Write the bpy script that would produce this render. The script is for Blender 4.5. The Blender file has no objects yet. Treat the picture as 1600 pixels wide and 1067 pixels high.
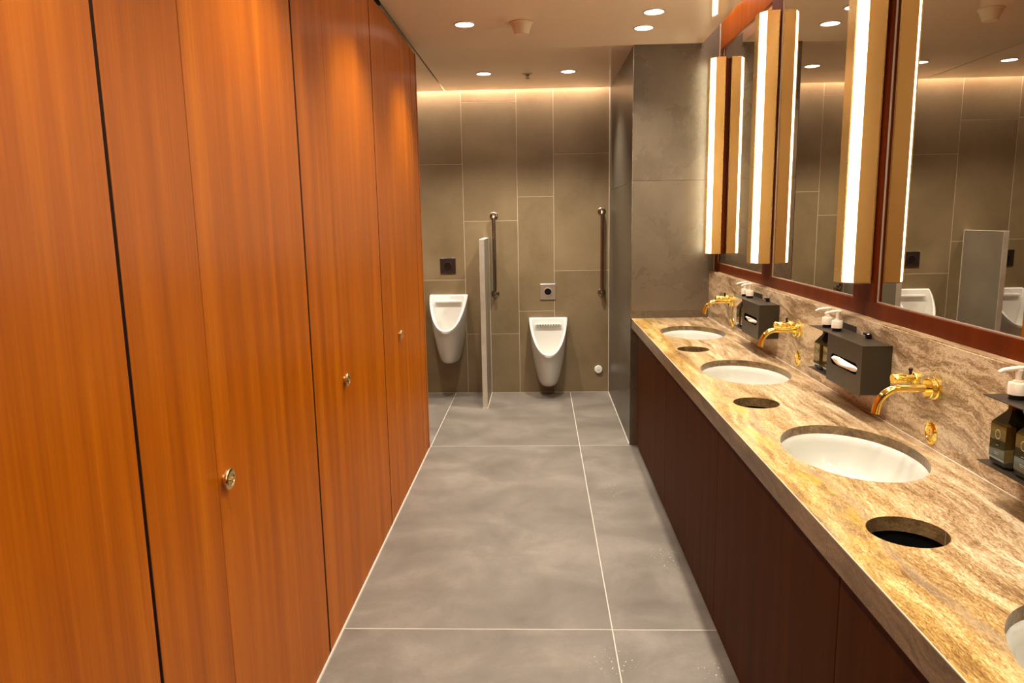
import bpy, bmesh, math, random
from mathutils import Vector, Matrix
from mathutils.geometry import tessellate_polygon
random.seed(7)
scene = bpy.context.scene
C = scene.collection
PI = math.pi

# ------------------------------------------------------------------ camera
yaw, pitch, roll, fpx = 0.0398, -0.1665, -0.0173, 1141.65
cy, sy, cp, sp = math.cos(yaw), math.sin(yaw), math.cos(pitch), math.sin(pitch)
F = Vector((-sy*cp, cy*cp, sp)); R = Vector((cy, sy, 0)); U = R.cross(F)
cr, sr = math.cos(roll), math.sin(roll)
R2 = cr*R + sr*U; U2 = -sr*R + cr*U
cam_d = bpy.data.cameras.new('camera'); cam = bpy.data.objects.new('camera', cam_d)
C.objects.link(cam)
m = Matrix((R2, U2, -F)).transposed().to_4x4(); m.translation = Vector((0, 0, 1.6))
cam.matrix_world = m
cam_d.sensor_width = 36; cam_d.lens = fpx/1600*36; cam_d.clip_start = 0.02
scene.camera = cam

# ------------------------------------------------------------------ light / exposure
world = bpy.data.worlds.new('world'); scene.world = world; world.use_nodes = True
world.node_tree.nodes['Background'].inputs[0].default_value = (1, .85, .7, 1)
world.node_tree.nodes['Background'].inputs[1].default_value = 0.0
scene.view_settings.view_transform = 'Standard'; scene.view_settings.look = 'None'
scene.view_settings.exposure = 0.35; scene.view_settings.gamma = 1.0
scene.view_settings.use_curve_mapping = False
WARM = (1.0, .80, .58)
SCONCE_E = 12.0      # radiance of the wall light diffusers
SPOT_W = 62.0       # each downlight
LENS_E = 12.0
COVE_BACK_E = 190.0
COVE_RIGHT_E = 26.0

# ------------------------------------------------------------------ key sizes (m)
XL, XR, XC, XW, XF, XM = -.80, .624, .628, 1.150, 1.185, 1.196
YB, YC, ZC, ZT = 6.642, 5.027, 2.70, .908
YN = -1.6

# ------------------------------------------------------------------ materials
def mat(name):
    mt = bpy.data.materials.new(name); mt.use_nodes = True
    nt = mt.node_tree; b = nt.nodes['Principled BSDF']
    return mt, nt, b
def N(nt, t, **k):
    n = nt.nodes.new(t)
    for a, v in k.items():
        if a.startswith('i_'):
            n.inputs[int(a[2:])].default_value = v
        else: setattr(n, a, v)
    return n
def L(nt, a, b): nt.links.new(a, b)
def ramp(nt, fac, stops, interp='LINEAR'):
    r = nt.nodes.new('ShaderNodeValToRGB'); e = r.color_ramp; e.interpolation = interp
    while len(e.elements) < len(stops): e.elements.new(.5)
    for el, (p, c) in zip(e.elements, stops):
        el.position = p; el.color = (*c, 1) if len(c) == 3 else c
    if fac is not None: L(nt, fac, r.inputs[0])
    return r
def pos(nt, scale=(1, 1, 1), loc=(0, 0, 0), rnd=0.0):
    g = N(nt, 'ShaderNodeNewGeometry')
    src = g.outputs['Position']
    if rnd:
        oi = N(nt, 'ShaderNodeObjectInfo'); s = N(nt, 'ShaderNodeVectorMath', operation='SCALE')
        cb = N(nt, 'ShaderNodeCombineXYZ'); L(nt, oi.outputs['Random'], cb.inputs[0]); L(nt, oi.outputs['Random'], cb.inputs[1]); L(nt, oi.outputs['Random'], cb.inputs[2])
        L(nt, cb.outputs[0], s.inputs[0]); s.inputs['Scale'].default_value = rnd
        a = N(nt, 'ShaderNodeVectorMath', operation='ADD'); L(nt, src, a.inputs[0]); L(nt, s.outputs[0], a.inputs[1]); src = a.outputs[0]
    mp = N(nt, 'ShaderNodeMapping'); L(nt, src, mp.inputs[0])
    mp.inputs['Scale'].default_value = scale; mp.inputs['Location'].default_value = loc
    return mp.outputs[0]
def noise(nt, vec, scale=5, detail=4, rough=.55, dist=0):
    n = N(nt, 'ShaderNodeTexNoise'); L(nt, vec, n.inputs['Vector'])
    n.inputs['Scale'].default_value = scale; n.inputs['Detail'].default_value = detail
    n.inputs['Roughness'].default_value = rough; n.inputs['Distortion'].default_value = dist
    return n.outputs['Fac']
def mixc(nt, fac, a, b, mode='MIX'):
    x = N(nt, 'ShaderNodeMix', data_type='RGBA', blend_type=mode)
    for s, v in ((x.inputs[0], fac), (x.inputs[6], a), (x.inputs[7], b)):
        if isinstance(v, (int, float)): s.default_value = v
        elif isinstance(v, tuple): s.default_value = (*v, 1)
        else: L(nt, v, s)
    return x.outputs[2]
def bump(nt, b, h, strength=.2, dist=.002):
    bn = N(nt, 'ShaderNodeBump'); bn.inputs['Strength'].default_value = strength; bn.inputs['Distance'].default_value = dist
    L(nt, h, bn.inputs['Height']); L(nt, bn.outputs[0], b.inputs['Normal'])
def math_(nt, op, a, b=None, c=None, clamp=False):
    n = N(nt, 'ShaderNodeMath', operation=op, use_clamp=clamp)
    for i, v in enumerate((a, b, c)):
        if v is None: continue
        if isinstance(v, (int, float)): n.inputs[i].default_value = v
        else: L(nt, v, n.inputs[i])
    return n.outputs[0]
def plain(name, col, rough=.5, metal=0, **k):
    mt, nt, b = mat(name)
    b.inputs['Base Color'].default_value = (*col, 1); b.inputs['Roughness'].default_value = rough; b.inputs['Metallic'].default_value = metal
    for a, v in k.items(): b.inputs[a].default_value = v
    # faint procedural variation in roughness
    nz = noise(nt, pos(nt), 40, 2); r = N(nt, 'ShaderNodeMapRange'); L(nt, nz, r.inputs[0])
    r.inputs[3].default_value = max(0, rough*.85); r.inputs[4].default_value = min(1, rough*1.15+.01); L(nt, r.outputs[0], b.inputs['Roughness'])
    return mt
def emis(name, col, e, tex=None):
    mt, nt, b = mat(name)
    b.inputs['Base Color'].default_value = (.8, .75, .65, 1)
    b.inputs['Emission Color'].default_value = (*col, 1); b.inputs['Emission Strength'].default_value = e
    if tex:
        w = noise(nt, pos(nt, (60, 60, 420)), 1.6, 3)
        rr = ramp(nt, w, [(.3, tuple(c*.72 for c in col)), (.7, col)]); L(nt, rr.outputs[0], b.inputs['Emission Color'])
    return mt

def wood(name, dark, midc, light, rough=.33, coat=.25, aniso=0):
    mt, nt, b = mat(name)
    fine = noise(nt, pos(nt, (150, 150, 3), rnd=37), 1, 5, .6)
    broad = noise(nt, pos(nt, (16, 16, .6), rnd=37), 1, 4, .55, .3)
    f = math_(nt, 'ADD', math_(nt, 'MULTIPLY', fine, .35), math_(nt, 'MULTIPLY', broad, .65))
    r = ramp(nt, f, [(.30, dark), (.5, midc), (.70, light)])
    L(nt, r.outputs[0], b.inputs['Base Color'])
    b.inputs['Roughness'].default_value = rough; b.inputs['Coat Weight'].default_value = coat; b.inputs['Coat Roughness'].default_value = .16
    if aniso:
        b.inputs['Anisotropic'].default_value = aniso
        tv = N(nt, 'ShaderNodeCombineXYZ'); tv.inputs[1].default_value = 1.0; b.inputs['Specular IOR Level'].default_value = .7; b.inputs['IOR'].default_value = 1.5; L(nt, tv.outputs[0], b.inputs['Tangent'])
    bump(nt, b, fine, .08, .001)
    return mt
M = {}
M['wood'] = wood('cherry_veneer', (.29, .060, .0004), (.41, .098, .0006), (.56, .155, .0012), .42, 0, .95)
M['frame_wood'] = wood('red_frame_wood', (.068, .0085, .0003), (.092, .013, .0004), (.125, .020, .0008), .40, 0)
M['cab_wood'] = wood('dark_cabinet_wood', (.036, .0085, .0003), (.050, .013, .0005), (.068, .019, .0008), .5, 0)
M['cab_wood'].node_tree.nodes['Principled BSDF'].inputs['Specular IOR Level'].default_value = .03
M['frame_wood'].node_tree.nodes['Principled BSDF'].inputs['Specular IOR Level'].default_value = .12
M['gap_shade'] = plain('leaf_edge_gap_shade', (.03, .010, .004), .7)  # leaf edges coloured dark, standing in for the shade inside the gaps
M['core'] = plain('dark_core', (.012, .006, .004), .8)

def travertine(name, kind):
    mt, nt, b = mat(name)
    if kind == 'top':
        w = noise(nt, pos(nt, (1.0, .6, 1)), 3.2, 3, .5)
        g = N(nt, 'ShaderNodeNewGeometry'); s = N(nt, 'ShaderNodeSeparateXYZ'); L(nt, g.outputs['Position'], s.inputs[0])
        xx = math_(nt, 'ADD', s.outputs[0], math_(nt, 'MULTIPLY', math_(nt, 'SUBTRACT', w, .5), .16))
        cb = N(nt, 'ShaderNodeCombineXYZ'); L(nt, xx, cb.inputs[0])
        L(nt, math_(nt, 'MULTIPLY', s.outputs[1], .12), cb.inputs[1]); L(nt, s.outputs[2], cb.inputs[2])
        along = cb.outputs[0]
        bands = noise(nt, along, 22, 8, .72, .3)
        fine = noise(nt, pos(nt, (170, 45, 170)), 1, 6, .75, 1.6)
        f = math_(nt, 'ADD', math_(nt, 'MULTIPLY', bands, .5), math_(nt, 'MULTIPLY', fine, .5))
        ridge = ramp(nt, math_(nt, 'ABSOLUTE', math_(nt, 'SUBTRACT', noise(nt, pos(nt, (75, 22, 75)), 1, 5, .65, 1.2), .5)), [(0, (1, 1, 1)), (.022, (0, 0, 0))])
        tan = ramp(nt, f, [(.42, (.13, .074, .032)), (.47, (.32, .205, .10)), (.52, (.47, .335, .19)), (.57, (.68, .54, .36))])
        gold = ramp(nt, f, [(.42, (.13, .062, .014)), (.47, (.30, .165, .034)), (.52, (.43, .265, .072)), (.57, (.62, .46, .20))])
        mr = N(nt, 'ShaderNodeMapRange'); L(nt, xx, mr.inputs[0])
        mr.inputs[1].default_value = .66; mr.inputs[2].default_value = .92; mr.inputs[3].default_value = 1; mr.inputs[4].default_value = 0
        c = mixc(nt, mr.outputs[0], tan.outputs[0], gold.outputs[0])
        # bright yellow calcite stains close to the front edge
        st = noise(nt, pos(nt, (9, 4, 9)), 1.3, 4, .6, .5)
        sm = math_(nt, 'MULTIPLY', ramp(nt, st, [(.54, (0, 0, 0)), (.66, (1, 1, 1))]).outputs[0],
                   ramp(nt, xx, [(.64, (0, 0, 0)), (.67, (1, 1, 1)), (.72, (1, 1, 1)), (.76, (0, 0, 0))]).outputs[0])
        c = mixc(nt, math_(nt, 'MULTIPLY', sm, .55), c, (.62, .36, .03))
        # one grey vein wandering along the top
        d = math_(nt, 'ABSOLUTE', math_(nt, 'SUBTRACT', math_(nt, 'ADD', xx, math_(nt, 'MULTIPLY', math_(nt, 'SUBTRACT', fine, .5), .03)), .735))
        v = ramp(nt, d, [(0, (1, 1, 1)), (.016, (0, 0, 0))])
        c = mixc(nt, math_(nt, 'MULTIPLY', v.outputs[0], .55), c, (.27, .22, .16))
        dk = ramp(nt, noise(nt, along, 60, 6, .7), [(.56, (0, 0, 0)), (.60, (1, 1, 1)), (.64, (0, 0, 0))])
        c = mixc(nt, math_(nt, 'MULTIPLY', dk.outputs[0], .55), c, (.16, .09, .04))
        c = mixc(nt, math_(nt, 'MULTIPLY', ridge.outputs[0], .55), c, (.17, .095, .035))
        L(nt, c, b.inputs['Base Color']); b.inputs['Roughness'].default_value = .28
        bump(nt, b, f, .08, .001)
    else:
        w = noise(nt, pos(nt, (1, 1.2, 1)), 2.4, 4, .55)
        g = N(nt, 'ShaderNodeNewGeometry'); s = N(nt, 'ShaderNodeSeparateXYZ'); L(nt, g.outputs['Position'], s.inputs[0])
        cb = N(nt, 'ShaderNodeCombineXYZ')
        # bands dip gently along the wall
        zz = math_(nt, 'ADD', math_(nt, 'ADD', s.outputs[2], math_(nt, 'MULTIPLY', s.outputs[1], -.06)), math_(nt, 'MULTIPLY', math_(nt, 'SUBTRACT', w, .5), .20))
        L(nt, s.outputs[0], cb.inputs[0]); L(nt, math_(nt, 'MULTIPLY', s.outputs[1], .13), cb.inputs[1]); L(nt, zz, cb.inputs[2])
        bands = noise(nt, cb.outputs[0], 20, 10, .78, .5)
        fine = noise(nt, pos(nt, (70, 70, 150)), 1, 7, .8, 2.0)
        f = math_(nt, 'ADD', math_(nt, 'MULTIPLY', bands, .6), math_(nt, 'MULTIPLY', fine, .4))
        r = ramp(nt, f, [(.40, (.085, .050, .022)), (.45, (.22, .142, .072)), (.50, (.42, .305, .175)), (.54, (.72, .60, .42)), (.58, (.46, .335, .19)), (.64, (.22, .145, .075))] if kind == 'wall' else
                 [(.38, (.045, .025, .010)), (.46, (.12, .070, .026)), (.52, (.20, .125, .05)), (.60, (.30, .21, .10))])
        rd = ramp(nt, math_(nt, 'ABSOLUTE', math_(nt, 'SUBTRACT', noise(nt, pos(nt, (40, 30, 75)), 1, 6, .7, 1.5), .5)), [(0, (1, 1, 1)), (.02, (0, 0, 0))])
        cc = mixc(nt, math_(nt, 'MULTIPLY', rd.outputs[0], .5), r.outputs[0], (.10, .06, .025))
        L(nt, cc, b.inputs['Base Color']); b.inputs['Roughness'].default_value = .3
        bump(nt, b, f, .1, .001)
    return mt
M['trav_top'] = travertine('travertine_worktop', 'top')
M['trav_wall'] = travertine('travertine_splashback', 'wall')
M['trav_edge_shaded'] = travertine('travertine_edge_shaded', 'edge')  # darker copy of the stone, with the edge's weaker light put into its colour

def tile(name, a, bcol, rough=.4, bstr=.1, cloud=2.2, rnd=11, spark=0):
    mt, nt, b = mat(name)
    n1 = noise(nt, pos(nt, rnd=rnd), cloud, 6, .6, .3)
    n2 = noise(nt, pos(nt, rnd=rnd), 55, 4, .7)
    f = math_(nt, 'ADD', math_(nt, 'MULTIPLY', n1, .8), math_(nt, 'MULTIPLY', n2, .2))
    r = ramp(nt, f, [(.32, a), (.68, bcol)]); L(nt, r.outputs[0], b.inputs['Base Color'])
    mr = N(nt, 'ShaderNodeMapRange'); L(nt, n1, mr.inputs[0]); mr.inputs[3].default_value = rough*.8; mr.inputs[4].default_value = rough*1.25
    L(nt, mr.outputs[0], b.inputs['Roughness'])
    h = n2
    if spark: h = noise(nt, pos(nt, rnd=rnd), 170, 5, .75)
    bump(nt, b, h, bstr, .002)
    return mt
M['tile_back'] = tile('olive_grey_wall_tile', (.165, .117, .060), (.245, .180, .098), .40, .05)
M['tile_block'] = tile('dark_brown_wall_tile', (.080, .060, .039), (.150, .114, .076), .27, .7, 3, spark=1)
M['tile_side'] = tile('smooth_dark_wall_tile', (.045, .037, .026), (.078, .064, .045), .30, .04, 1.4)
M['grout_wall'] = plain('wall_grout', (.58, .50, .37), .8)
M['grout_dark'] = plain('dark_wall_grout', (.10, .08, .055), .8)
M['grout_floor'] = plain('floor_grout', (.55, .50, .43), .8)

def floor_tile():
    mt, nt, b = mat('grey_floor_tile')
    n1 = noise(nt, pos(nt, rnd=5), 2.6, 7, .62, .4); n2 = noise(nt, pos(nt), 70, 4, .7)
    f = math_(nt, 'ADD', math_(nt, 'MULTIPLY', n1, .85), math_(nt, 'MULTIPLY', n2, .15))
    r = ramp(nt, f, [(.30, (.110, .094, .076)), (.50, (.160, .138, .114)), (.68, (.228, .200, .168))])
    # dried white splashes near the vanity
    g = N(nt, 'ShaderNodeNewGeometry'); s = N(nt, 'ShaderNodeSeparateXYZ'); L(nt, g.outputs['Position'], s.inputs[0])
    zone = 0
    spots = noise(nt, pos(nt), 95, 2, .5); sp_ = ramp(nt, spots, [(.67, (0, 0, 0)), (.70, (1, 1, 1))])
    acc = None
    for (cx, cyy, rx, ry) in ((.60, 3.30, .10, .16), (.60, 2.35, .08, .12), (.42, 4.15, .06, .12), (.25, 2.45, .10, .10), (.60, 4.1, .04, .1)):
        dx = math_(nt, 'DIVIDE', math_(nt, 'SUBTRACT', s.outputs[0], cx), rx); dy = math_(nt, 'DIVIDE', math_(nt, 'SUBTRACT', s.outputs[1], cyy), ry)
        d = math_(nt, 'ADD', math_(nt, 'MULTIPLY', dx, dx), math_(nt, 'MULTIPLY', dy, dy))
        k = math_(nt, 'SUBTRACT', 1, d, clamp=True)
        acc = k if acc is None else math_(nt, 'MAXIMUM', acc, k)
    fac = math_(nt, 'MULTIPLY', math_(nt, 'MULTIPLY', acc, 1.5, clamp=True), sp_.outputs[0])
    c = mixc(nt, fac, r.outputs[0], (.75, .72, .66))
    L(nt, c, b.inputs['Base Color'])
    mr = N(nt, 'ShaderNodeMapRange'); L(nt, n1, mr.inputs[0]); mr.inputs[3].default_value = .34; mr.inputs[4].default_value = .55
    L(nt, mr.outputs[0], b.inputs['Roughness']); bump(nt, b, n2, .06, .002)
    return mt
M['tile_floor'] = floor_tile()
M['ceiling'] = plain('gloss_cream_ceiling', (.78, .60, .44), .05, 0, **{'IOR': 1.6})
M['ceiling_matt'] = plain('matt_cream_paint', (.62, .50, .37), .6)
M['gold'] = plain('polished_gold', (1.0, .79, .24), .08, 1)
M['gold_dark'] = plain('gold_recess', (.25, .13, .02), .4, 1)
M['brass'] = plain('brushed_brass', (.80, .50, .17), .38, .85)
M['brass_edge'] = plain('brass_edge', (.95, .66, .26), .25, .9)
M['knob_brass'] = plain('antique_brass', (.80, .62, .30), .22, 1)
M['mirror'] = plain('tinted_mirror', (.60, .565, .50), .0, 1)
M['mirror_edge'] = plain('bright_mirror_edge', (.50, .42, .32), .35, .4)
M['porcelain'] = plain('white_porcelain', (.68, .67, .62), .08)
M['porcelain_in'] = plain('white_basin_glaze', (.56, .56, .50), .06)
M['steel'] = plain('brushed_steel', (.62, .56, .48), .42, 1)
M['steel_dark'] = plain('dark_bronze_tube', (.30, .25, .20), .22, 1)
M['black'] = plain('black_gloss', (.006, .006, .008), .12)
M['black_matt'] = plain('black_matt', (.002, .002, .002), .9, 0, **{'Specular IOR Level': .05})
M['plate_black'] = plain('black_plate', (.020, .015, .012), .25)
M['sheet'] = plain('dark_bronze_sheet', (.024, .017, .010), .38, 0)
M['paper'] = plain('white_tissue', (.85, .82, .76), .9)
M['plastic'] = plain('cream_pump_plastic', (.82, .73, .60), .35)
M['print'] = plain('pale_label_print', (.40, .39, .32), .5)
M['white_pl'] = plain('white_cap_plastic', (.78, .76, .70), .4)
M['beige_pl'] = plain('beige_detector_plastic', (.62, .47, .33), .5)
M['partition'] = tile('partition_stone', (.17, .14, .10), (.24, .20, .145), .4, .03)
M['partition_edge'] = tile('partition_pale_edge', (.42, .38, .30), (.60, .54, .44), .45, .03, 5)
def glass():
    mt, nt, b = mat('dark_green_bottle_glass')
    b.inputs['Base Color'].default_value = (.055, .058, .012, 1); b.inputs['Roughness'].default_value = .05
    n = noise(nt, pos(nt, (30, 30, 12)), 1, 2); r = ramp(nt, n, [(.4, (.006, .006, .002)), (.65, (.030, .029, .006))]); L(nt, r.outputs[0], b.inputs['Base Color'])
    b.inputs['Coat Weight'].default_value = .6; b.inputs['Coat Roughness'].default_value = .03
    return mt
M['bottle'] = glass()
M['lens'] = emis('downlight_lens', (1, .93, .80), LENS_E)
M['diffuser'] = emis('sconce_diffuser', (1.0, .90, .62), SCONCE_E, tex=1)
M['led_back'] = emis('led_strip', (1, .82, .72), COVE_BACK_E)
M['led_right'] = emis('led_strip_right', (1, .84, .70), COVE_RIGHT_E)

# ------------------------------------------------------------------ mesh helpers
def link(name, me, m_, parent=None, smooth=False):
    o = bpy.data.objects.new(name, me); C.objects.link(o)
    if m_ is not None: me.materials.append(M[m_] if isinstance(m_, str) else m_)
    if smooth:
        for p in me.polygons: p.use_smooth = True
        try: me.set_sharp_from_angle(angle=math.radians(38))
        except Exception: pass
    if parent is not None: o.parent = parent
    return o
def bm_link(name, bm, m_, parent=None, smooth=False):
    me = bpy.data.meshes.new(name); bmesh.ops.recalc_face_normals(bm, faces=bm.faces); bm.to_mesh(me); bm.free()
    return link(name, me, m_, parent, smooth)
def thing(name, label, cat, loc=(0, 0, 0), group=None, kind=None):
    o = bpy.data.objects.new(name, None); C.objects.link(o); o.location = loc; o.empty_display_size = .05
    if label: o['label'] = label
    if cat: o['category'] = cat
    if group: o['group'] = group
    if kind: o['kind'] = kind
    return o
def tag(o, label=None, cat=None, group=None, kind=None):
    if label: o['label'] = label
    if cat: o['category'] = cat
    if group: o['group'] = group
    if kind: o['kind'] = kind
    return o
def add_box(bm, a, b, bev=0):
    x0, y0, z0 = (min(a[i], b[i]) for i in range(3)); x1, y1, z1 = (max(a[i], b[i]) for i in range(3))
    vs = [bm.verts.new((x, y, z)) for x in (x0, x1) for y in (y0, y1) for z in (z0, z1)]
    fs = [(0, 1, 3, 2), (4, 6, 7, 5), (0, 4, 5, 1), (2, 3, 7, 6), (0, 2, 6, 4), (1, 5, 7, 3)]
    ff = [bm.faces.new([vs[i] for i in f]) for f in fs]
    if bev:
        es = list({e for f in ff for e in f.edges})
        bmesh.ops.bevel(bm, geom=es, offset=bev, segments=1, affect='EDGES', clamp_overlap=True)
def box(name, a, b, m_, parent=None, bev=0, loc=None):
    """box between world points a and b; vertices kept relative to parent location when parent given"""
    bm = bmesh.new(); add_box(bm, a, b, bev)
    return bm_link(name, bm, m_, parent)
def lathe_bm(profile, seg=24, axis='Z', center=(0, 0, 0), bm=None):
    """profile: list of (r, h) swept round the axis; r=0 ends are closed"""
    bm = bm or bmesh.new(); rings = []
    for r, h in profile:
        ring = []
        n = 1 if r < 1e-6 else seg
        for i in range(n):
            t = 2*PI*i/seg; a, b_ = r*math.cos(t), r*math.sin(t)
            v = {'Z': (a, b_, h), 'X': (h, a, b_), 'Y': (a, h, b_)}[axis]
            ring.append(bm.verts.new(Vector(center)+Vector(v)))
        rings.append(ring)
    for A, B in zip(rings, rings[1:]):
        for i in range(seg):
            j = (i+1) % seg
            if len(A) == 1 and len(B) == 1: continue
            if len(A) == 1: bm.faces.new((A[0], B[i], B[j]))
            elif len(B) == 1: bm.faces.new((A[i], A[j], B[0]))
            else: bm.faces.new((A[i], A[j], B[j], B[i]))
    return bm
def tube_bm(path, r, seg=16, bm=None, radii=None):
    bm = bm or bmesh.new(); path = [Vector(p) for p in path]; rings = []
    up = None
    for k, p in enumerate(path):
        d = (path[min(k+1, len(path)-1)]-path[max(k-1, 0)]).normalized()
        if up is None:
            up = Vector((0, 1, 0)) if abs(d.y) < .9 else Vector((1, 0, 0))
        a = (up-d*up.dot(d)).normalized(); up = a; b_ = d.cross(a); rr = radii[k] if radii else r
        rings.append([bm.verts.new(p+a*rr*math.cos(2*PI*i/seg)+b_*rr*math.sin(2*PI*i/seg)) for i in range(seg)])
    for A, B in zip(rings, rings[1:]):
        for i in range(seg): bm.faces.new((A[i], A[(i+1) % seg], B[(i+1) % seg], B[i]))
    bm.faces.new(rings[0]); bm.faces.new(rings[-1][::-1])
    return bm
def prism_bm(poly, h0, h1, axis='Z', bm=None, bev=0):
    """extrude a 2D polygon. axis Z: (x,y); X: (y,z); Y: (x,z)"""
    bm = bm or bmesh.new()
    def V(p, h): return {'Z': (p[0], p[1], h), 'X': (h, p[0], p[1]), 'Y': (p[0], h, p[1])}[axis]
    a = [bm.verts.new(V(p, h0)) for p in poly]; b_ = [bm.verts.new(V(p, h1)) for p in poly]
    n = len(poly); ff = [bm.faces.new(a), bm.faces.new(b_[::-1])]
    for i in range(n): ff.append(bm.faces.new((a[i], b_[i], b_[(i+1) % n], a[(i+1) % n])))
    if bev:
        bmesh.ops.recalc_face_normals(bm, faces=bm.faces)
        bmesh.ops.bevel(bm, geom=list({e for f in ff for e in f.edges}), offset=bev, segments=1, affect='EDGES', clamp_overlap=True)
    return bm
def holed_bm(outer, holes, h0, h1, axis='Z', bm=None):
    bm = bm or bmesh.new()
    def V(p, h): return {'Z': (p[0], p[1], h), 'X': (h, p[0], p[1]), 'Y': (p[0], h, p[1])}[axis]
    loops = [outer]+holes; flat = [p for l in loops for p in l]
    tris = tessellate_polygon([[Vector((p[0], p[1], 0)) for p in l] for l in loops])
    lo = [bm.verts.new(V(p, h0)) for p in flat]; hi = [bm.verts.new(V(p, h1)) for p in flat]
    for t in tris:
        try: bm.faces.new([hi[i] for i in t]); bm.faces.new([lo[i] for i in reversed(t)])
        except ValueError: pass
    s = 0
    for l in loops:
        n = len(l)
        for i in range(n): bm.faces.new((lo[s+i], lo[s+(i+1) % n], hi[s+(i+1) % n], hi[s+i]))
        s += n
    return bm
def ell(cx, cyy, a, b_, n=64): return [(cx+a*math.cos(2*PI*i/n), cyy+b_*math.sin(2*PI*i/n)) for i in range(n)]
def copy_tree(o, parent=None):
    c = o.copy(); C.objects.link(c)
    if parent is not None: c.parent = parent
    for ch in list(o.children): copy_tree(ch, c)
    return c

# ------------------------------------------------------------------ floor
fl = box('floor', (-2.5, YN-.1, -.06), (1.3, YB+.1, -.0008), 'grout_floor'); tag(fl, kind='structure')
xs = [-2.5, -1.860, -.7954, .2695, 1.3]; ys = [YN, .299, 2.6583, 5.0175, YB+.02]
G = .0022
for i in range(len(xs)-1):
    for j in range(len(ys)-1):
        box('tile', (xs[i]+G, ys[j]+G, -.02), (xs[i+1]-G, ys[j+1]-G, 0), 'tile_floor', fl, bev=.0008)
box('sealant', (XL, YN, -.001), (XL+.006, 4.985, .005), 'grout_floor', fl)
box('sealant', (XR-.005, YC+.02, -.001), (XR, YB, .004), 'grout_floor', fl)

# ------------------------------------------------------------------ back wall with tiles
wb = box('wall_back', (-2.5, YB+.0008, 0), (XR+.1, YB+.15, 3.0), 'grout_wall'); tag(wb, kind='structure')
cols = [(-2.5, -2.13, .70), (-2.13, -1.645, 1.35), (-1.645, -1.165, .31), (-1.165, -.68, 2.085), (-.68, -.195, 2.61), (-.195, .129, 1.79), (.129, XR, 2.155)]
TH = 1.027
for x0, x1, z0 in cols:
    z = z0
    while z > .2: z -= TH
    while z < 3.0:
        a, b_ = (.004 if z < .2 else z), min(z+TH, 3.0)
        if b_-a > .02:
            box('tile', (x0+.0017, YB, a+.0017), (x1-.0017, YB+.02, b_-.0017), 'tile_back', wb, bev=.0005)
        z += TH

# ------------------------------------------------------------------ right block (pier) at the end of the vanity
pr = box('wall_pier', (XR+.002, YC+.002, 0), (1.60, YB+.15, 3.0), 'grout_dark'); tag(pr, kind='structure')
for z0, z1 in ((.004, .803), (.803, 1.83), (1.83, 2.86), (2.86, 3.0)):
    box('tile', (XR, YC+.001, z0+.001), (XR+.02, YB, z1-.001), 'tile_side', pr, bev=.0008)
for z0, z1 in ((.004, .955), (.955, 1.833), (1.833, 2.86), (2.86, 3.0)):
    box('tile', (XR+.0015, YC, z0+.001), (1.176, YC+.02, z1-.001), 'tile_block', pr, bev=.0008)
box('edge_trim', (1.177, YC-.004, 1.226), (1.183, YC+.01, 3.0), 'steel', pr)
box('edge_trim', (XR-.0015, YC-.0015, 0), (XR+.0015, YC+.002, ZC), 'steel_dark', pr)
box('corner_sealant', (XR-.005, YB-.005, 0), (XR, YB+.001, 2.75), 'grout_wall', pr)

# ------------------------------------------------------------------ other walls
wr = box('wall_right', (1.24, YN, 0), (1.4, YC+.05, 3.02), 'core'); tag(wr, kind='structure')
wn = box('wall_near', (-2.5, YN-.12, 0), (1.4, YN, 3.0), 'tile_back'); tag(wn, kind='structure')
wl = box('wall_left', (-2.62, YN-.12, 0), (-2.5, YB+.15, 3.0), 'tile_back'); tag(wl, kind='structure')
cu = box('wall_cubicles', (-2.5, YN, 0), (XL-.035, 4.975, 2.67), 'core'); tag(cu, kind='structure')

# ------------------------------------------------------------------ ceiling
XG0, XG1, XE, YE = -.812, -.800, 1.068, 6.572
ce = box('ceiling', (-2.62, YN-.12, 3.0), (1.4, YB+.15, 3.05), 'ceiling_matt'); tag(ce, kind='structure')
YJ = 5.030
for a, b_ in (((XG1, YN, ZC), (XE, YJ-.0015, ZC+.10)), ((XG1, YJ+.0015, ZC), (XR, YE, ZC+.10))):
    box('ceiling_panel', a, b_, 'ceiling', ce)
box('ceiling_panel', (-2.5, 4.0, ZC), (XG0, YE, ZC+.10), 'ceiling', ce)
box('panel_joint', (XG1, YJ-.0015, ZC+.0015), (XR, YJ+.0015, ZC+.02), 'ceiling_matt', ce)
box('shadow_gap', (XG0-.02, YN, ZC+.10), (XG1+.02, YE-.12, ZC+.11), 'core', ce)
box('shadow_gap', (-2.5, YN, ZC+.001), (XG0-.0005, 4.0, ZC+.11), 'core', ce)

# LED strips tucked above the ceiling edges
t = thing('cove_light', 'hidden warm light strip washing the back wall from the ceiling slot', 'light', (0, 0, 0))
box('led_strip', (-2.4, 6.588, 2.855), (XR-.02, 6.618, 2.859), 'led_back', t)
box('channel', (-2.4, 6.578, 2.859), (XR-.02, 6.628, 2.87), 'steel', t)
t = thing('cove_light', 'hidden warm light strip above the mirrors behind the ceiling edge', 'light', (0, 0, 0))
box('led_strip', (1.10, YN+.1, 2.93), (1.13, YC-.03, 2.934), 'led_right', t)
box('channel', (1.095, YN+.1, 2.934), (1.135, YC-.03, 2.945), 'steel', t)

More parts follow.
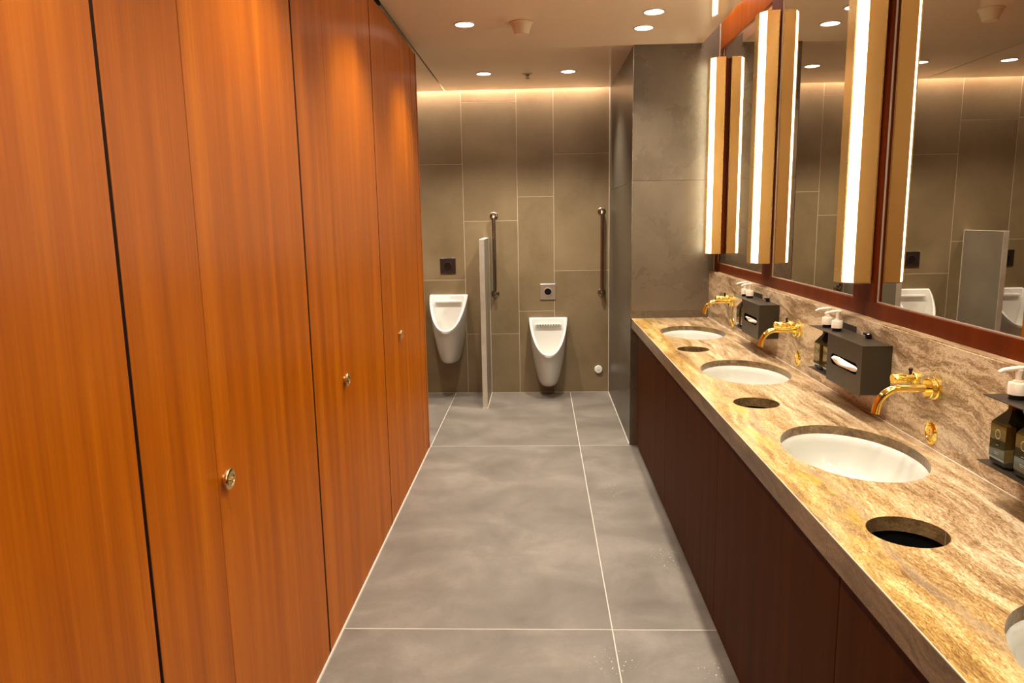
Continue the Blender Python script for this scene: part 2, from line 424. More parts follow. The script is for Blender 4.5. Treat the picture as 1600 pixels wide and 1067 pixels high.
# ------------------------------------------------------------------ downlights
def downlight(x, y, label, r=.052, k=1.0):
    t = thing('downlight', label, 'ceiling light', (x, y, ZC), 'round ceiling downlights')
    bm = lathe_bm([(r+.009, -.0005), (r+.008, -.004), (r+.001, -.005), (r, -.0005)], 40); bm_link('trim_ring', bm, 'steel', t, True)
    bm = lathe_bm([(0, -.003), (r, -.003), (r, -.0006)], 40); bm_link('lens', bm, 'lens', t)
    ld = bpy.data.lights.new('lamp', 'SPOT'); ld.energy = SPOT_W*k; ld.color = (1, .90, .76); ld.spot_size = math.radians(112); ld.spot_blend = .9
    ld.shadow_soft_size = .03
    lo = bpy.data.objects.new('lamp', ld); C.objects.link(lo); lo.parent = t; lo.location = (0, 0, -.02)
    return t
downlight(-.415, 4.405, 'round downlight nearest the wooden panels, in front of the smoke detector')
downlight(-.414, 5.85, 'round downlight beyond the detector, over the raised urinal', k=1.6)
downlight(.232, 5.84, 'round downlight near the back wall over the low urinal', k=2.3)
downlight(.628, 4.59, 'farther of the two close-set round downlights above the vanity')
downlight(.637, 4.25, 'nearer of the two close-set round downlights above the vanity')
for y_, w_ in ((3.25, 'middle brass knob'), (2.095, 'nearest brass knob'), (.94, 'door with no knob'), (-.215, 'cubicle door beside the entrance')):
    downlight(-.415, y_, 'round downlight over the corridor beside the '+w_)
for y_, w_ in ((3.45, 'farther downlight of the pair before the second farthest basin'), (3.10, 'nearer downlight of the pair before the second farthest basin'),
               (2.30, 'farther downlight of the pair before the large third basin'), (1.95, 'nearer downlight of the pair before the large third basin'),
               (1.15, 'farther downlight of the pair before the basin cut off by the view'), (.8, 'nearer downlight of the pair before the basin cut off by the view')):
    downlight(.63, y_, w_, k=.7)
downlight(-1.06, 5.85, 'round downlight over the far corner left of the raised urinal, hidden by the cubicles')
downlight(-1.71, 5.85, 'round downlight over the urinal hidden behind the cubicles')

# ------------------------------------------------------------------ smoke detector, sprinkler
t = thing('smoke_detector', 'beige tapered smoke detector on the glossy ceiling', 'smoke detector', (-.089, 4.40, ZC))
bm_link('base', lathe_bm([(0, 0), (.066, 0), (.068, -.004), (.062, -.010), (0, -.010)], 6*6), 'beige_pl', t, True)
bm_link('cone', lathe_bm([(0, -.010), (.060, -.010), (.042, -.062), (.039, -.066), (0, -.066)], 36), 'beige_pl', t, True)
t = thing('sprinkler_head', 'small pendent sprinkler head between the two farthest downlights', 'sprinkler', (-.081, 5.895, ZC))
bm_link('escutcheon', lathe_bm([(0, 0), (.040, 0), (.036, -.006), (0, -.008)], 28), 'steel', t, True)
bm_link('body', lathe_bm([(0, -.008), (.016, -.010), (.012, -.018), (.004, -.020), (.004, -.034), (0, -.034)], 16), 'steel_dark', t, True)
bm_link('deflector', lathe_bm([(0, -.034), (.017, -.034), (.017, -.037), (0, -.037)], 16), 'steel_dark', t)
bm = bmesh.new()
for s in (-1, 1): tube_bm([(s*.011, 0, -.012), (s*.013, 0, -.024), (s*.004, 0, -.034)], .0018, 6, bm)
bm_link('frame_arm', bm, 'steel_dark', t)

# ------------------------------------------------------------------ cubicle front: doors and fixed panels
A_, B_, C_, D_, E_, F_, G_ = 1.366, 1.695, 2.483, 2.838, 3.652, 4.020, 4.772
PT, PB = 2.668, .004
def panel_mesh(name, y0, y1, parent, x=XL, m_='wood', th=.030):
    bm = bmesh.new(); add_box(bm, (x-th, y0, PB), (x, y1, PT), .0012); o = bm_link(name, bm, m_, parent)
    o.data.materials.append(M['gap_shade'])
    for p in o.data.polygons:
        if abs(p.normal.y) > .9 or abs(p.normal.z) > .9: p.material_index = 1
    return o
def knob_for(y, parent):
    k = bm_link('knob', lathe_bm([(0, 0), (.013, 0), (.013, .006), (.022, .009), (.0265, .011), (.027, .016), (.025, .0185), (.019, .0192), (.017, .0175), (0, .017)], 32, 'X', (XL, y, .967)), 'knob_brass', parent, True)
    k['label'] = 'round brass knob'
    bm = bmesh.new(); add_box(bm, (XL+.016, y-.012, .9645), (XL+.0235, y+.012, .9695), .001); bm_link('thumb_turn', bm, 'knob_brass', k)
def door(y0, y1, ky, label):
    t = thing('cubicle_door', label, 'door', (XL, (y0+y1)/2, 0), 'wooden cubicle doors')
    o = panel_mesh('door_leaf', y0, y1, None); o.parent = t; o.location = (-t.location.x, -t.location.y, 0)
    if ky:
        pivot = thing('x', None, None); bpy.data.objects.remove(pivot)
        knob_for(ky, o)
def fixed(y0, y1, label):
    o = panel_mesh('cubicle_panel', y0, y1, None); tag(o, label, 'panel', 'fixed cubicle panels')
g = .0012
door(.54+g, A_-.007, None, 'nearest wooden cubicle door, no knob in view')
fixed(A_+.006, B_-g, 'fixed wooden panel between the nearest door and the nearest brass knob')
door(B_+g, C_-.009, 1.728, 'wide wooden cubicle door with the nearest and largest-looking brass knob')
fixed(C_+.008, D_-g, 'narrow fixed wooden panel just before the middle brass knob')
door(D_+g, E_-.008, 2.880, 'wooden cubicle door with the middle of the three brass knobs')
fixed(E_+.008, F_-g, 'narrow fixed wooden panel just before the farthest brass knob')
door(F_+g, G_-.006, 4.050, 'wooden cubicle door with the farthest brass knob')
fixed(G_+.005, 4.955, 'slim wooden end panel closing the row of cubicles by the urinals')
o = panel_mesh('corner_post', 4.958, 4.990, None, XL+.003); tag(o, 'narrow wooden corner post at the far end of the cubicle row', 'post')
door(-.62, .206, None, 'wooden cubicle door beside the entrance, behind the viewpoint')
fixed(.21, .536, 'fixed wooden panel beside the viewpoint, before the nearest door')
fixed(YN+.01, -.626, 'fixed wooden panel at the entrance end of the cubicles')
bw = box('trim_cubicle_end', (-2.5, 4.975, 0), (XL-.03, 4.99, PT), 'wood'); tag(bw, kind='structure')

# ------------------------------------------------------------------ vanity worktop
ZS = ZT-.035; YS0 = .98
sinkY = [4.376, 3.243, 2.111, .980]; holeY = [3.810, 2.678, 1.544, .411]
SX, SA, SB, HX, HR = .912, .187, .268, .800, .083
wt = thing('vanity_worktop', 'long travertine vanity worktop with oval cut-outs and yellow-gold veining', 'worktop', (0, 0, 0))
def arc(cx, cyy, r, a0, a1, n=24): return [(cx+r*math.cos(a0+(a1-a0)*i/n), cyy+r*math.sin(a0+(a1-a0)*i/n)) for i in range(n+1)]
gy = .0006
edges = [YC] + holeY + [-.2]
for i in range(len(edges)-1):
    y1 = edges[i]-gy; y0 = edges[i+1]+gy
    outer = [(XC+.0, y0)]
    if i < len(edges)-2: outer += arc(HX, edges[i+1], HR, PI-.008, .008)      # near hole: bite upwards
    outer += [(XW, y0), (XW, y1)]
    if i > 0: outer += arc(HX, edges[i], HR, -.008, -PI+.008)
    outer += [(XC, y1)]
    holes = [ell(SX, sinkY[i], SA, SB, 72)] if i < 4 else []
    bm = holed_bm(outer, holes, ZS, ZT)
    # bevel top outline slightly at the front edge
    o = bm_link('slab', bm, 'trav_top', wt)
    o.data.materials.append(M['trav_edge_shaded'])
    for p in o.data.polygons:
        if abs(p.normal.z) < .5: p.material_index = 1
    bm = bmesh.new(); add_box(bm, (XC, y0, ZT-.066), (XC+.02, y1, ZS+.0002), 0); bm_link('front_apron', bm, 'trav_edge_shaded', wt)
    bm = bmesh.new(); add_box(bm, (XC-.0006, y0, ZT-.0022), (XC+.0016, y1, ZT+.0004), 0); bm_link('arris_highlight', bm, 'grout_wall', wt)  # pale strip painting in the highlight along the front arris
bm = bmesh.new()
for s_ in holeY: add_box(bm, (XC+.001, s_-gy, ZS), (XW, s_+gy, ZT-.0004))
# thin pale joint seen between the slabs (outside the waste openings)
bm.free()
for s_ in holeY[:3]:
    box('slab_joint', (HX+HR, s_-gy, ZS), (XW, s_+gy, ZT-.0002), 'grout_wall', wt)
    box('slab_joint', (XC+.001, s_-gy, ZS), (HX-HR, s_+gy, ZT-.0002), 'grout_wall', wt)
box('rear_sealant', (XW-.004, YN+.1, ZT-.001), (XW, YC, ZT+.003), 'grout_wall', wt)

# ------------------------------------------------------------------ basins
def basin(y, label):
    t = thing('basin', label, 'basin', (SX, y, ZS), 'white undermount basins')
    bm = bmesh.new(); seg = 72; prof = []
    # rolled rim under the stone, then a bowl: (scale a, scale b, z)
    prof = [(1.10, 1.07, -.001), (1.0, 1.0, -.001), (.985, .99, -.006), (.965, .975, -.012), (.955, .967, -.020), (.93, .95, -.045), (.86, .90, -.085), (.72, .78, -.115), (.45, .50, -.132), (.14, .10, -.138)]
    rings = []
    for a, b_, z in prof:
        rings.append([bm.verts.new((SA*a*math.cos(2*PI*i/seg), SB*b_*math.sin(2*PI*i/seg), z)) for i in range(seg)])
    for A, B in zip(rings, rings[1:]):
        for i in range(seg): bm.faces.new((A[i], B[i], B[(i+1) % seg], A[(i+1) % seg]))
    cv = bm.verts.new((0, 0, -.138))
    for i in range(seg): bm.faces.new((rings[-1][i], cv, rings[-1][(i+1) % seg]))
    me = bpy.data.meshes.new('bowl'); bm.normal_update(); bm.to_mesh(me); bm.free()
    o = link('bowl', me, 'porcelain_in', t, False)
    for p in me.polygons: p.use_smooth = True
    sd = o.modifiers.new('solid', 'SOLIDIFY'); sd.thickness = -.008; sd.offset = 1
    d = bm_link('drain', lathe_bm([(0, -.1375), (.024, -.1375), (.026, -.1365), (.022, -.1355), (0, -.135)], 24), 'gold', t, True)
for y, l in zip(sinkY, ('farthest white oval basin, next to the dark tiled pier', 'second farthest white oval basin, in front of the black tissue box nearest the pier',
                        'large white oval basin with the nearest gold tap over it', 'white oval basin cut off by the bottom edge of the view')):
    basin(y, l)

# ------------------------------------------------------------------ waste chutes under the round holes
for y, l in zip(holeY[:3], ('farthest black waste chute under its round hole in the worktop', 'black waste chute under the middle round hole in the worktop', 'nearest black waste chute under the largest-looking round hole')):
    t = thing('waste_chute', l, 'waste bin', (HX, y, ZS), 'waste chutes in the worktop')
    bm = lathe_bm([(HR+.006, -.001), (HR+.006, -.30), (0, -.30)], 40); o = bm_link('chute', bm, 'black_matt', t, True)
    sd = o.modifiers.new('solid', 'SOLIDIFY'); sd.thickness = .002

# ------------------------------------------------------------------ splashback
sb = thing('splashback', 'brown travertine splashback behind the gold taps with pale top ledge', 'splashback', (0, 0, 0))
jy = [YC, 4.41, 3.70, 2.56, 1.42, .3, YN+.02]
for a, b_ in zip(jy, jy[1:]):
    box('slab', (XW, b_+.0004, ZS), (1.236, a-.0004, 1.2255), 'trav_wall', sb, bev=.0008)
box('top_ledge', (XW+.002, YN+.02, 1.2255), (1.19, YC, 1.2285), 'trav_top', sb)

# ------------------------------------------------------------------ vanity cabinet
XB = .660
vc = thing('vanity_cabinet', 'dark wooden vanity cabinet under the travertine worktop', 'cabinet', (0, 0, 0))
cab = [4.925, 3.79, 2.66, 1.541, .41, -.72]
for a, b_ in zip(cab, cab[1:]):
    bm = bmesh.new(); add_box(bm, (XB, b_+.0015, .036), (XB+.02, a-.0015, ZT-.070), .001); bm_link('door', bm, 'cab_wood', vc)
box('carcass', (XB+.022, -.70, .10), (XB+.035, 4.92, ZT-.068), 'core', vc)
box('plinth', (XB+.055, -.70, 0), (XB+.07, YC, .12), 'core', vc)
box('end_filler', (XB+.05, 4.93, .0), (XB+.07, YC, ZT-.068), 'core', vc)

# ------------------------------------------------------------------ mirror wall: frame and mirrors
fr = thing('wooden_surround', 'red-brown wooden frame running round the three mirrors', 'surround', (0, 0, 0))
MB, MT = 1.284, 2.655
mull = [1.566, 2.720, 3.875]
box('top_rail', (XF, YN+.02, MT), (1.24, YC-.001, 3.0), 'wood', fr, bev=.001)
box('bottom_rail', (XF, YN+.02, 1.2285), (1.24, YC-.001, MB), 'frame_wood', fr, bev=.001)
box('stile', (XF, 4.975, MB), (1.24, YC-.001, MT), 'frame_wood', fr, bev=.001)
for y in mull+[.41]: box('stile', (XF, y-.088, MB), (1.24, y+.088, MT), 'frame_wood', fr, bev=.001)
box('stile', (XF, YN+.02, MB), (1.24, -.55, MT), 'frame_wood', fr)
spans = [(3.963, 4.975, XM, 0, 'far mirror between the pier and the second wall light'), (2.808, 3.787, XM, .017, 'middle mirror between the second and third wall lights'),
         (1.654, 2.632, XM, -.006, 'nearest mirror reflecting a urinal and its partition'), (.498, 1.478, XM, 0, 'mirror beside the viewpoint, outside the view'), (-.55, .322, XM, 0, 'mirror behind the viewpoint by the entrance')]
for a, b_, x, rot, l in spans:
    c = (a+b_)/2; h = (b_-a)/2
    t = thing('mirror', l, 'mirror', (x, c, 0), 'wall mirrors over the vanity')
    bm = bmesh.new(); add_box(bm, (0, -h+.002, MB+.002), (.005, h-.002, MT-.002)); bm_link('mirror_glass', bm, 'mirror', t)
    bm = bmesh.new()
    add_box(bm, (-.003, -h, MB), (.004, h, MB+.0035)); add_box(bm, (-.003, -h, MT-.0035), (.004, h, MT))
    add_box(bm, (-.003, -h, MB+.0035), (.004, -h+.003, MT-.0035)); add_box(bm, (-.003, h-.003, MB+.0035), (.004, h, MT-.0035))
    bm_link('edge_strip', bm, 'mirror_edge', t)
    t.rotation_euler = (0, 0, rot)

# ------------------------------------------------------------------ wall lights (hexagonal section brass bars with glowing chamfers)
SZ0, SZ1 = 1.350, 2.577
def sconce_parts(t):
    # local: x measured from the wall frame plane (negative = into the room), y along wall
    xb, xs_, xf = -.007, -.068, -.095; h, hf = .070, .031
    hexa = [(xb, -h), (xs_, -h), (xf, -hf), (xf, hf), (xs_, h), (xb, h)]
    inset = .004
    # body
    body = [(xb, -h), (xs_, -h), (xs_, h), (xb, h)]
    bm_link('body', prism_bm(body, SZ0+.004, SZ1-.004), 'brass', t)
    bm_link('front_cap', prism_bm([(xf-.002, -hf-.002), (xf-.002, hf+.002), (xf+.006, hf+.002), (xf+.006, -hf-.002)], SZ0, SZ1), 'brass_edge', t)
    for s in (-1, 1):
        q = [(xs_-.0005, s*(h-.001)), (xf+.003, s*(hf+.0025)), (xf+.008, s*hf*.7), (xs_-.0005, s*h*.7)]
        if s > 0: q = q[::-1]
        d = bm_link('diffuser', prism_bm(q, SZ0+.004, SZ1-.004), 'diffuser', t)
    for z0, z1 in ((SZ0, SZ0+.004), (SZ1-.004, SZ1)):
        bm_link('end_plate', prism_bm([(x*1.0+(.0005 if x == xb else -.0005), y*1.01) for x, y in hexa], z0, z1), 'brass_edge', t)
    for s in (-1, 1):
        bm = bmesh.new(); add_box(bm, (xb-.005, s*(h+.0012), SZ0), (xb, s*(h-.001), SZ1)); bm_link('edge_bead', bm, 'brass_edge', t)
    bm = bmesh.new(); add_box(bm, (xb, -.062, SZ0+.01), (0, .062, SZ1-.01)); bm_link('wall_bracket', bm, 'frame_wood', t)
ls = {4.915: 'farthest of the glowing brass wall lights, against the dark pier', 3.875: 'glowing brass wall light between the far and middle mirrors', 2.720: 'nearest glowing brass wall light, left of the mirror that shows a urinal',
      1.566: 'glowing brass wall light beyond the near end of the nearest mirror', .41: 'glowing brass wall light behind the viewpoint'}
first = None
for y, l in ls.items():
    if first is None:
        t = thing('wall_light', l, 'wall light', (XF, y, 0), 'brass wall lights between mirrors'); sconce_parts(t); first = t
    else:
        t = copy_tree(first); t.location = (XF, y, 0); t['label'] = l

bm = bmesh.new(); add_box(bm, (-.0005, -.060, SZ0+.01), (.0105, .055, SZ1-.01)); bm_link('spacer_block', bm, 'frame_wood', first)
# ------------------------------------------------------------------ gold taps
def tap_parts(t):
    # local origin at wall plane (x=0), z=0 at tap axis
    bm_link('spout_flange', lathe_bm([(0, 0), (.0330, 0), (.0330, -.009), (.0322, -.010), (.0300, -.0105), (.0300, -.024), (.0288, -.0255), (0, -.0255)], 36, 'X'), 'gold', t, True)
    path = [(-.02, 0, 0), (-.105, 0, 0)]
    R_ = .062; cx = -.105
    for i in range(1, 13):
        a = (PI/2*.90)*i/12; path.append((cx-R_*math.sin(a), 0, -R_*(1-math.cos(a))))
    lx, _, lz = path[-1]; path.append((lx-.004, 0, lz-.022))
    bm_link('spout', tube_bm(path, .0115, 20), 'gold', t, True)
    bm_link('aerator', lathe_bm([(0, lz-.024), (.0075, lz-.024), (.0075, lz-.020), (0, lz-.020)], 16, 'Z', (lx-.004, 0, 0)), 'gold_dark', t)
    h = bm_link('handle', lathe_bm([(0, 0), (.0195, 0), (.0195, -.016), (.0188, -.017), (.0150, -.0175), (.0150, -.022), (.0158, -.023), (.0158, -.076), (.0150, -.0775), (0, -.0775)], 32, 'X', (0, .105, .006)), 'gold', t, True)
    bm = bmesh.new(); tube_bm([(-.024, .105, .016), (-.024, .105, .034)], .0042, 10, bm)
    bmesh.ops.create_uvsphere(bm, u_segments=12, v_segments=8, radius=.0065, matrix=Matrix.Translation((-.024, .105, .034)))
    bm_link('lever_pin', bm, 'black', h, True)
tl = ['farthest gold wall tap, over the basin beside the dark pier', 'gold wall tap between the two black tissue boxes', 'nearest gold wall tap, over the large oval basin', 'gold wall tap of the basin beside the viewpoint']
first = None
for y, l in zip((4.386, 3.253, 2.120, .987), tl):
    if first is None: t = thing('wall_tap', l, 'tap', (XW, y, 1.092), 'gold wall taps'); tap_parts(t); first = t
    else: t = copy_tree(first); t.location = (XW, y, 1.092); t['label'] = l

# round gold buttons below each tap
def button_parts(t):
    bm_link('escutcheon', lathe_bm([(0, 0), (.0350, 0), (.0345, -.003), (.026, -.005), (.0235, -.003), (0, -.003)], 40, 'X'), 'gold', t, True)
    bm_link('inner_disc', lathe_bm([(.0225, -.002), (.0222, -.0052), (.0205, -.0062), (.0195, -.0050), (0, -.0050)], 36, 'X'), 'gold', t, True)
    for k in range(3):
        bm_link('sensor_dot', lathe_bm([(0, -.0049), (.0020, -.0049), (.0018, -.0056), (0, -.0056)], 8, 'X', (0, 0, (k-1)*.0085)), 'gold_dark', t)
first = None
for y, z, l in ((4.39, .965, 'farthest round gold plate low on the splashback'), (3.257, .962, 'round gold plate low on the splashback left of the middle soap bottles'), (2.128, .955, 'nearest round gold plate with three dots, beside the largest-looking basin')):
    if first is None: t = thing('overflow_plate', l, 'wall plate', (XW, y, z), 'round gold plates on the splashback'); button_parts(t); first = t
    else: t = copy_tree(first); t.location = (XW, y, z); t['label'] = l

# ------------------------------------------------------------------ dispenser holders
def holder_parts(t):
    # local origin: wall plane, y=0 near end of the tissue box; x negative into room
    X0 = -.097; Ltb = .290; zt, zb = 1.167, 1.004
    # front plate with a rounded slot
    sl = []
    yc0, yc1, zc_, r_ = .050, .236, 1.083, .019
    for i in range(13): a = PI/2+PI*i/12; sl.append((yc0+r_*math.cos(a), zc_+r_*math.sin(a)))
    for i in range(13): a = -PI/2+PI*i/12; sl.append((yc1+r_*math.cos(a), zc_+r_*math.sin(a)))
    bm = holed_bm([(0, zb-.006), (Ltb, zb-.006), (Ltb, zt), (0, zt)], [sl], X0, X0+.0016, 'X'); bm_link('front_plate', bm, 'sheet', t)
    bm = bmesh.new(); add_box(bm, (X0+.0016, 0, zb), (0, .0016, zt)); bm_link('side_plate', bm, 'sheet', t)
    bm = bmesh.new(); add_box(bm, (X0+.0016, Ltb-.0016, zb), (0, Ltb, zt)); bm_link('side_plate', bm, 'sheet', t)
    bm = holed_bm([(X0, -.001), (0, -.001), (0, Ltb+.185), (X0, Ltb+.185)], [ell(-.0495, .333, .0180, .0180, 28), ell(-.0495, .425, .0180, .0180, 28)], zt, zt+.0018); o = bm_link('top_plate', bm, 'sheet', t)
    bm = bmesh.new(); add_box(bm, (X0+.0016, 0.002, zb), (0, Ltb+.188, zb+.0016)); bm_link('bottom_shelf', bm, 'sheet', t)
    bm = bmesh.new(); add_box(bm, (X0+.035, .004, 1.03), (-.004, Ltb-.004, 1.14), .004); bm_link('inner_box', bm, 'black_matt', t)
    bm = bmesh.new(); add_box(bm, (-.0022, Ltb-.01, zt+.0018), (-.0002, Ltb+.165, zt+.024)); bm_link('wall_flange', bm, 'sheet', t)
    k = bmesh.new(); add_box(k, (-.020, .150, zt+.0018), (-.002, .164, zt+.020), .002); add_box(k, (-.024, .140, zt+.012), (-.006, .174, zt+.020), .002); bm_link('lock_latch', k, 'black', t)
hold_l = ['dark bronze tissue and soap holder nearest the dark pier', 'dark bronze tissue and soap holder in the middle of the splashback', 'dark bronze soap holder at the near end of the splashback']
holdY = [3.535, 2.395, 1.264]; first = None
for y, l in zip(holdY, hold_l):
    if first is None: t = thing('dispenser_holder', l, 'dispenser', (XW-.0005, y, 0), 'dark metal holders on the splashback'); holder_parts(t); first = t
    else: t = copy_tree(first); t.location = (XW-.0005, y, 0); t['label'] = l

def tissue(name, y, seed, full, label):
    """crumpled sheet bulging out of the slot; local coords like holder"""
    rd = random.Random(seed); bm = bmesh.new(); nu, nv = 26, 9; grid = []
    y0, y1 = (.036, .250) if full else (.040, .246)
    for i in range(nu+1):
        u = i/nu; row = []
        for j in range(nv+1):
            v = j/nv
            yy = y0+(y1-y0)*u
            env = math.sin(PI*min(1, max(0, u)))**(.3 if full else .5)
            zlo = 1.083-.0175*env; zhi = 1.083+((.0165-.006*max(0, math.sin(u*4.5+.2))) if full else .006)*env
            z = zlo+(zhi-zlo)*v
            bulge = (.012 if full else .003)*math.sin(PI*v*.9)*env+.0022*math.sin(u*9+v*7+seed)*env
            row.append(bm.verts.new((-.0985+.006-bulge, yy, z)))
        grid.append(row)
    for i in range(nu):
        for j in range(nv): bm.faces.new((grid[i][j], grid[i+1][j], grid[i+1][j+1], grid[i][j+1]))
    o = bm_link(name, bm, 'paper', None, True); o.location = (XW-.0005, y, 0)
    sd = o.modifiers.new('solid', 'SOLIDIFY'); sd.thickness = .001
    tag(o, label, 'tissue', 'tissues in the holders')
tissue('tissue', holdY[0], 2, False, 'small white tissue showing in the slot of the holder nearest the pier')
tissue('tissue', holdY[1], 1, True, 'large crumpled white tissue in the slot of the middle holder')

# ------------------------------------------------------------------ soap bottles
def bottle_parts(t):
    # local origin: bottle base centre
    def octo(a, b_, c): return [(a, -b_+c), (a, b_-c), (a-c, b_), (-a+c, b_), (-a, b_-c), (-a, -b_+c), (-a+c, -b_), (a-c, -b_)]
    bm = bmesh.new(); rings = []
    for a, b_, c, z in ((.026, .033, .010, 0), (.031, .039, .012, .008), (.034, .0415, .013, .022), (.034, .0415, .013, .100), (.033, .0405, .013, .104), (.014, .016, .006, .132), (.012, .012, .0050, .138), (.012, .012, .0050, .155)):
        rings.append([bm.verts.new((x, y, z)) for x, y in octo(a, b_, c)])
    for A, B in zip(rings, rings[1:]):
        for i in range(8): bm.faces.new((A[i], A[(i+1) % 8], B[(i+1) % 8], B[i]))
    bm.faces.new(rings[0][::-1]); bm.faces.new(rings[-1])
    bm_link('glass_body', bm, 'bottle', t)
    # printed ring and small print on the room side
    bm = bmesh.new()
    n = 28
    for k in range(n):
        a0, a1 = 2*PI*k/n, 2*PI*(k+1)/n
        vs = [bm.verts.new((-.0343, .0095*r_*math.cos(a), .078+.0115*r_*math.sin(a))) for r_, a in ((1, a0), (1, a1), (.84, a1), (.84, a0))]
        bm.faces.new(vs)
    bm_link('printed_ring', bm, 'print', t)
    bm = bmesh.new()
    for k, (w, z) in enumerate(((.010, .052), (.016, .034), (.013, .030))):
        vs = [bm.verts.new((-.0343, yy, zz)) for yy, zz in ((-w/2, z), (w/2, z), (w/2, z+.0010), (-w/2, z+.0010))]; bm.faces.new(vs)
    bm_link('small_print', bm, 'print', t)
    bm_link('neck_collar', lathe_bm([(0, .150), (.0150, .150), (.0165, .160), (.0165, .176), (0, .176)], 24), 'black', t, True)
    p = bm_link('pump_cap', lathe_bm([(0, .174), (.0195, .174), (.0195, .199), (.0180, .2015), (.0105, .2025), (.0105, .2065), (0, .207)], 28), 'plastic', t, True)
    bm = bmesh.new(); lathe_bm([(0, .205), (.0060, .205), (.0068, .220), (.0085, .232), (0, .232)], 16, bm=bm)
    bm_link('pump_stem', bm, 'plastic', p, True)
    path = [(.012, 0, .2355), (0, 0, .2352), (-.020, 0, .2335), (-.036, 0, .2315), (-.046, 0, .2265)]
    bm = tube_bm(path, .005, 10, radii=[.0045, .0062, .0055, .0048, .0038]); bm_link('pump_spout', bm, 'plastic', p, True)
bl = [('soap bottle farthest along the splashback, half hidden beside the tissue holder nearest the pier', 'soap bottle squeezed against the tissue box nearest the pier'),
      ('dark soap bottle farther from the middle tissue box', 'dark soap bottle touching the middle tissue box'),
      ('dark green soap bottle fully seen at the near end of the splashback', 'dark green soap bottle cut off by the edge of the view')]
first = None
for y, ll in zip(holdY, bl):
    for dy, l in ((.425, ll[0]), (.333, ll[1])):
        if first is None: t = thing('soap_bottle', l, 'soap bottle', (XW-.050, y+dy, 1.0057), 'dark glass soap bottles'); bottle_parts(t); first = t
        else: t = copy_tree(first); t.location = (XW-.050, y+dy, 1.0057); t['label'] = l

# ------------------------------------------------------------------ urinals
def urinal(x, zt, label, slots):
    t = thing('urinal', label, 'urinal', (x, YB, zt), 'white wall urinals')
    W, D, H = .175, .325, .62
    nf, nb = 44, 12
    def outline(w, d, drop, back=0, k=1.0, zb=0.0):
        """closed loop: front curve from back-right to back-left then straight back; drop(f) gives z"""
        pts = []
        for i in range(nf+1):
            a = PI*i/nf; c, s = math.cos(a), math.sin(a)
            px = w*math.copysign(abs(c)**.85, c); f = s**1.15
            py = -back-(d-back)*f
            pts.append((px, py, drop(f)))
        for i in range(1, nb):
            u = i/nb; pts.append((-w+2*w*u, -back, drop(0)))
        return pts
    rim = lambda f: -.290*f**1.25 - .0
    loops = []
    def lvl(z0, fz):   # flattening of the rim towards a level plane
        return lambda f: z0*(1-fz)+(z0+rim(f)*1.0)*fz if fz else z0
    # outer skin from the bottom upwards
    for s, (w, d, z) in enumerate(((.030, .05, -H), (.062, .145, -H+.004), (.084, .185, -H+.018), (.097, .208, -H+.045), (.112, .235, -H+.10), (.128, .262, -H+.17), (.140, .285, -H+.24))):
        loops.append(outline(w, d, lambda f, z=z: z))
    loops.append(outline(.152, .305, lambda f: -.30-.03*f))
    loops.append(outline(.166, .320, lambda f: -.12-.20*f**1.1))
    loops.append(outline(.173, .328, lambda f: -.03+rim(f)*.98))
    loops.append(outline(W, .330, lambda f: -.005+rim(f)))
    loops.append(outline(W-.003, .327, lambda f: rim(f)))
    loops.append(outline(W-.018, .310, lambda f: rim(f)*.985, back=.030))
    loops.append(outline(W-.024, .302, lambda f: rim(f)*.975-.006, back=.038))
    loops.append(outline(W-.030, .294, lambda f: -.05+rim(f)*.92, back=.045))
    loops.append(outline(W-.045, .262, lambda f: -.16-.20*f, back=.050))
    loops.append(outline(W-.075, .215, lambda f: -.32-.06*f, back=.055))
    loops.append(outline(.050, .150, lambda f: -.42, back=.065))
    loops.append(outline(.012, .110, lambda f: -.435, back=.09))
    bm = bmesh.new(); rings = [[bm.verts.new(p) for p in lp] for lp in loops]; n = len(rings[0])
    for A, B in zip(rings, rings[1:]):
        for i in range(n): bm.faces.new((A[i], A[(i+1) % n], B[(i+1) % n], B[i]))
    bm.faces.new(rings[0][::-1]); bm.faces.new(rings[-1])
    bm_link('bowl', bm, 'porcelain', t, True)
    # flushing ledge across the back of the opening
    bm = bmesh.new(); add_box(bm, (-.118, -.066, -.068), (.118, -.036, -.050), .003); bm_link('flush_ledge', bm, 'porcelain', t)
    if slots:
        for k in range(9):
            bm = bmesh.new(); u = (k-4)*.024; add_box(bm, (u-.006, -.0672, -.064), (u+.006, -.0655, -.056)); bm_link('flush_hole', bm, 'black', t)
    bm_link('drain', lathe_bm([(0, -.434), (.022, -.434), (.022, -.430), (0, -.430)], 16, 'Z', (0, -.10, 0)), 'steel', t)
urinal(.070, .703, 'low white urinal mounted beside the tiled pier, nearest the grab bars', True)
urinal(-.835, .925, 'raised white urinal between the wooden cubicles and the stone partition', False)
urinal(-1.64, .925, 'white urinal behind the cubicles, seen only in the mirror', False)
def flush_plate(x, z, m_, label):
    t = thing('flush_plate', label, 'flush plate', (x, YB, z), 'square flush plates')
    bm = bmesh.new(); add_box(bm, (-.070, -.008, -.070), (.070, 0, .070), .0015); bm_link('plate', bm, m_, t)
    bm_link('sensor_ring', lathe_bm([(.030, -.008), (.0375, -.008), (.0365, -.0115), (.031, -.0125), (.030, -.009)], 32, 'Y'), m_, t, True)
    bm_link('sensor_window', lathe_bm([(0, -.0095), (.0305, -.0095), (.0305, -.008), (0, -.008)], 32, 'Y'), 'black', t)
flush_plate(.070, .940, 'steel', 'square steel flush plate with black sensor above the low urinal')
flush_plate(-.835, 1.188, 'plate_black', 'square black flush plate above the raised urinal by the cubicles')
flush_plate(-1.64, 1.188, 'plate_black', 'square black flush plate behind the cubicles, seen only in the mirror')

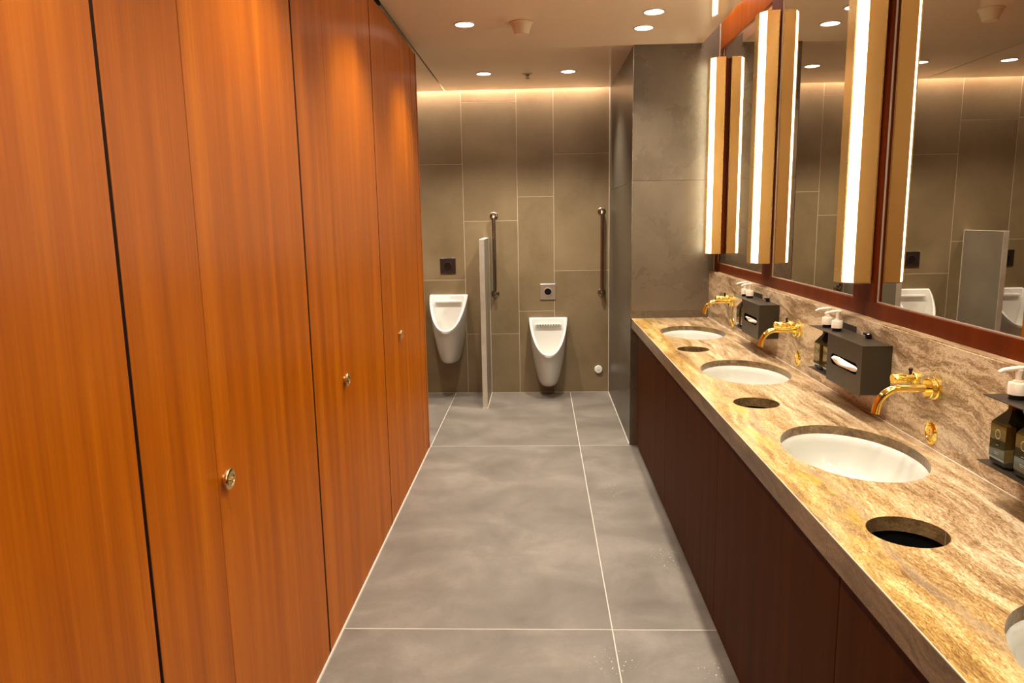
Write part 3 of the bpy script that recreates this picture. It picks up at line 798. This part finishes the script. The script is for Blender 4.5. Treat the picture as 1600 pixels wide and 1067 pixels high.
# stone partitions
def partition(x, label):
    t = thing('urinal_partition', label, 'partition', (x, 0, 0), 'stone urinal partitions')
    bm = bmesh.new(); add_box(bm, (-.020, 6.074, .003), (.020, YB-.001, 1.432), .002); bm_link('stone_panel', bm, 'partition', t)
    bm = bmesh.new(); add_box(bm, (-.021, 6.070, .003), (.021, 6.076, 1.436), .001); add_box(bm, (-.021, 6.075, 1.430), (.021, YB-.001, 1.436), .001)
    bm_link('pale_edge', bm, 'partition_edge', t)
    bm = bmesh.new(); add_box(bm, (.020, 6.07, 0), (.025, YB, .005)); add_box(bm, (-.022, 6.064, 0), (.025, 6.071, .005)); add_box(bm, (.020, YB-.006, 0), (.024, YB-.001, 1.432)); bm_link('sealant', bm, 'grout_wall', t)
partition(-.480, 'pale-edged stone partition standing between the raised and the low urinal')
partition(-1.29, 'stone urinal partition behind the cubicles, seen only in the mirror')

# grab bars
def grab(x, z0, z1, label):
    t = thing('grab_bar', label, 'grab bar', (x, YB, 0), 'vertical grab bars')
    P = []; off = -.062; r_ = .03
    P.append((0, -.004, z0)); P.append((0, off+r_, z0))
    for i in range(1, 9): a = PI/2*i/8; P.append((0, off+r_-r_*math.sin(a), z0+r_*(1-math.cos(a))))
    Q = [(p[0], p[1], z1-(p[2]-z0)) for p in P][::-1]
    bm_link('bar', tube_bm(P+Q, .0155, 16), 'steel_dark', t, True)
    for z in (z0, z1): bm_link('flange', lathe_bm([(0, 0), (.036, 0), (.036, -.003), (.030, -.007), (.016, -.008), (0, -.008)], 28, 'Y', (0, 0, z)), 'steel_dark', t, True)
grab(-.408, .928, 1.625, 'vertical metal grab bar beside the stone partition')
grab(.556, .925, 1.650, 'vertical metal grab bar beside the dark tiled pier')
t = thing('cleanout_cover', 'small round white plastic cap low on the back wall', 'cover plate', (.530, YB, .215))
bm_link('cover', lathe_bm([(0, 0), (.036, 0), (.036, -.010), (.033, -.014), (0, -.016)], 32, 'Y'), 'white_pl', t, True)
bm_link('screw', lathe_bm([(0, -.015), (.005, -.015), (.005, -.018), (0, -.018)], 12, 'Y'), 'steel', t)
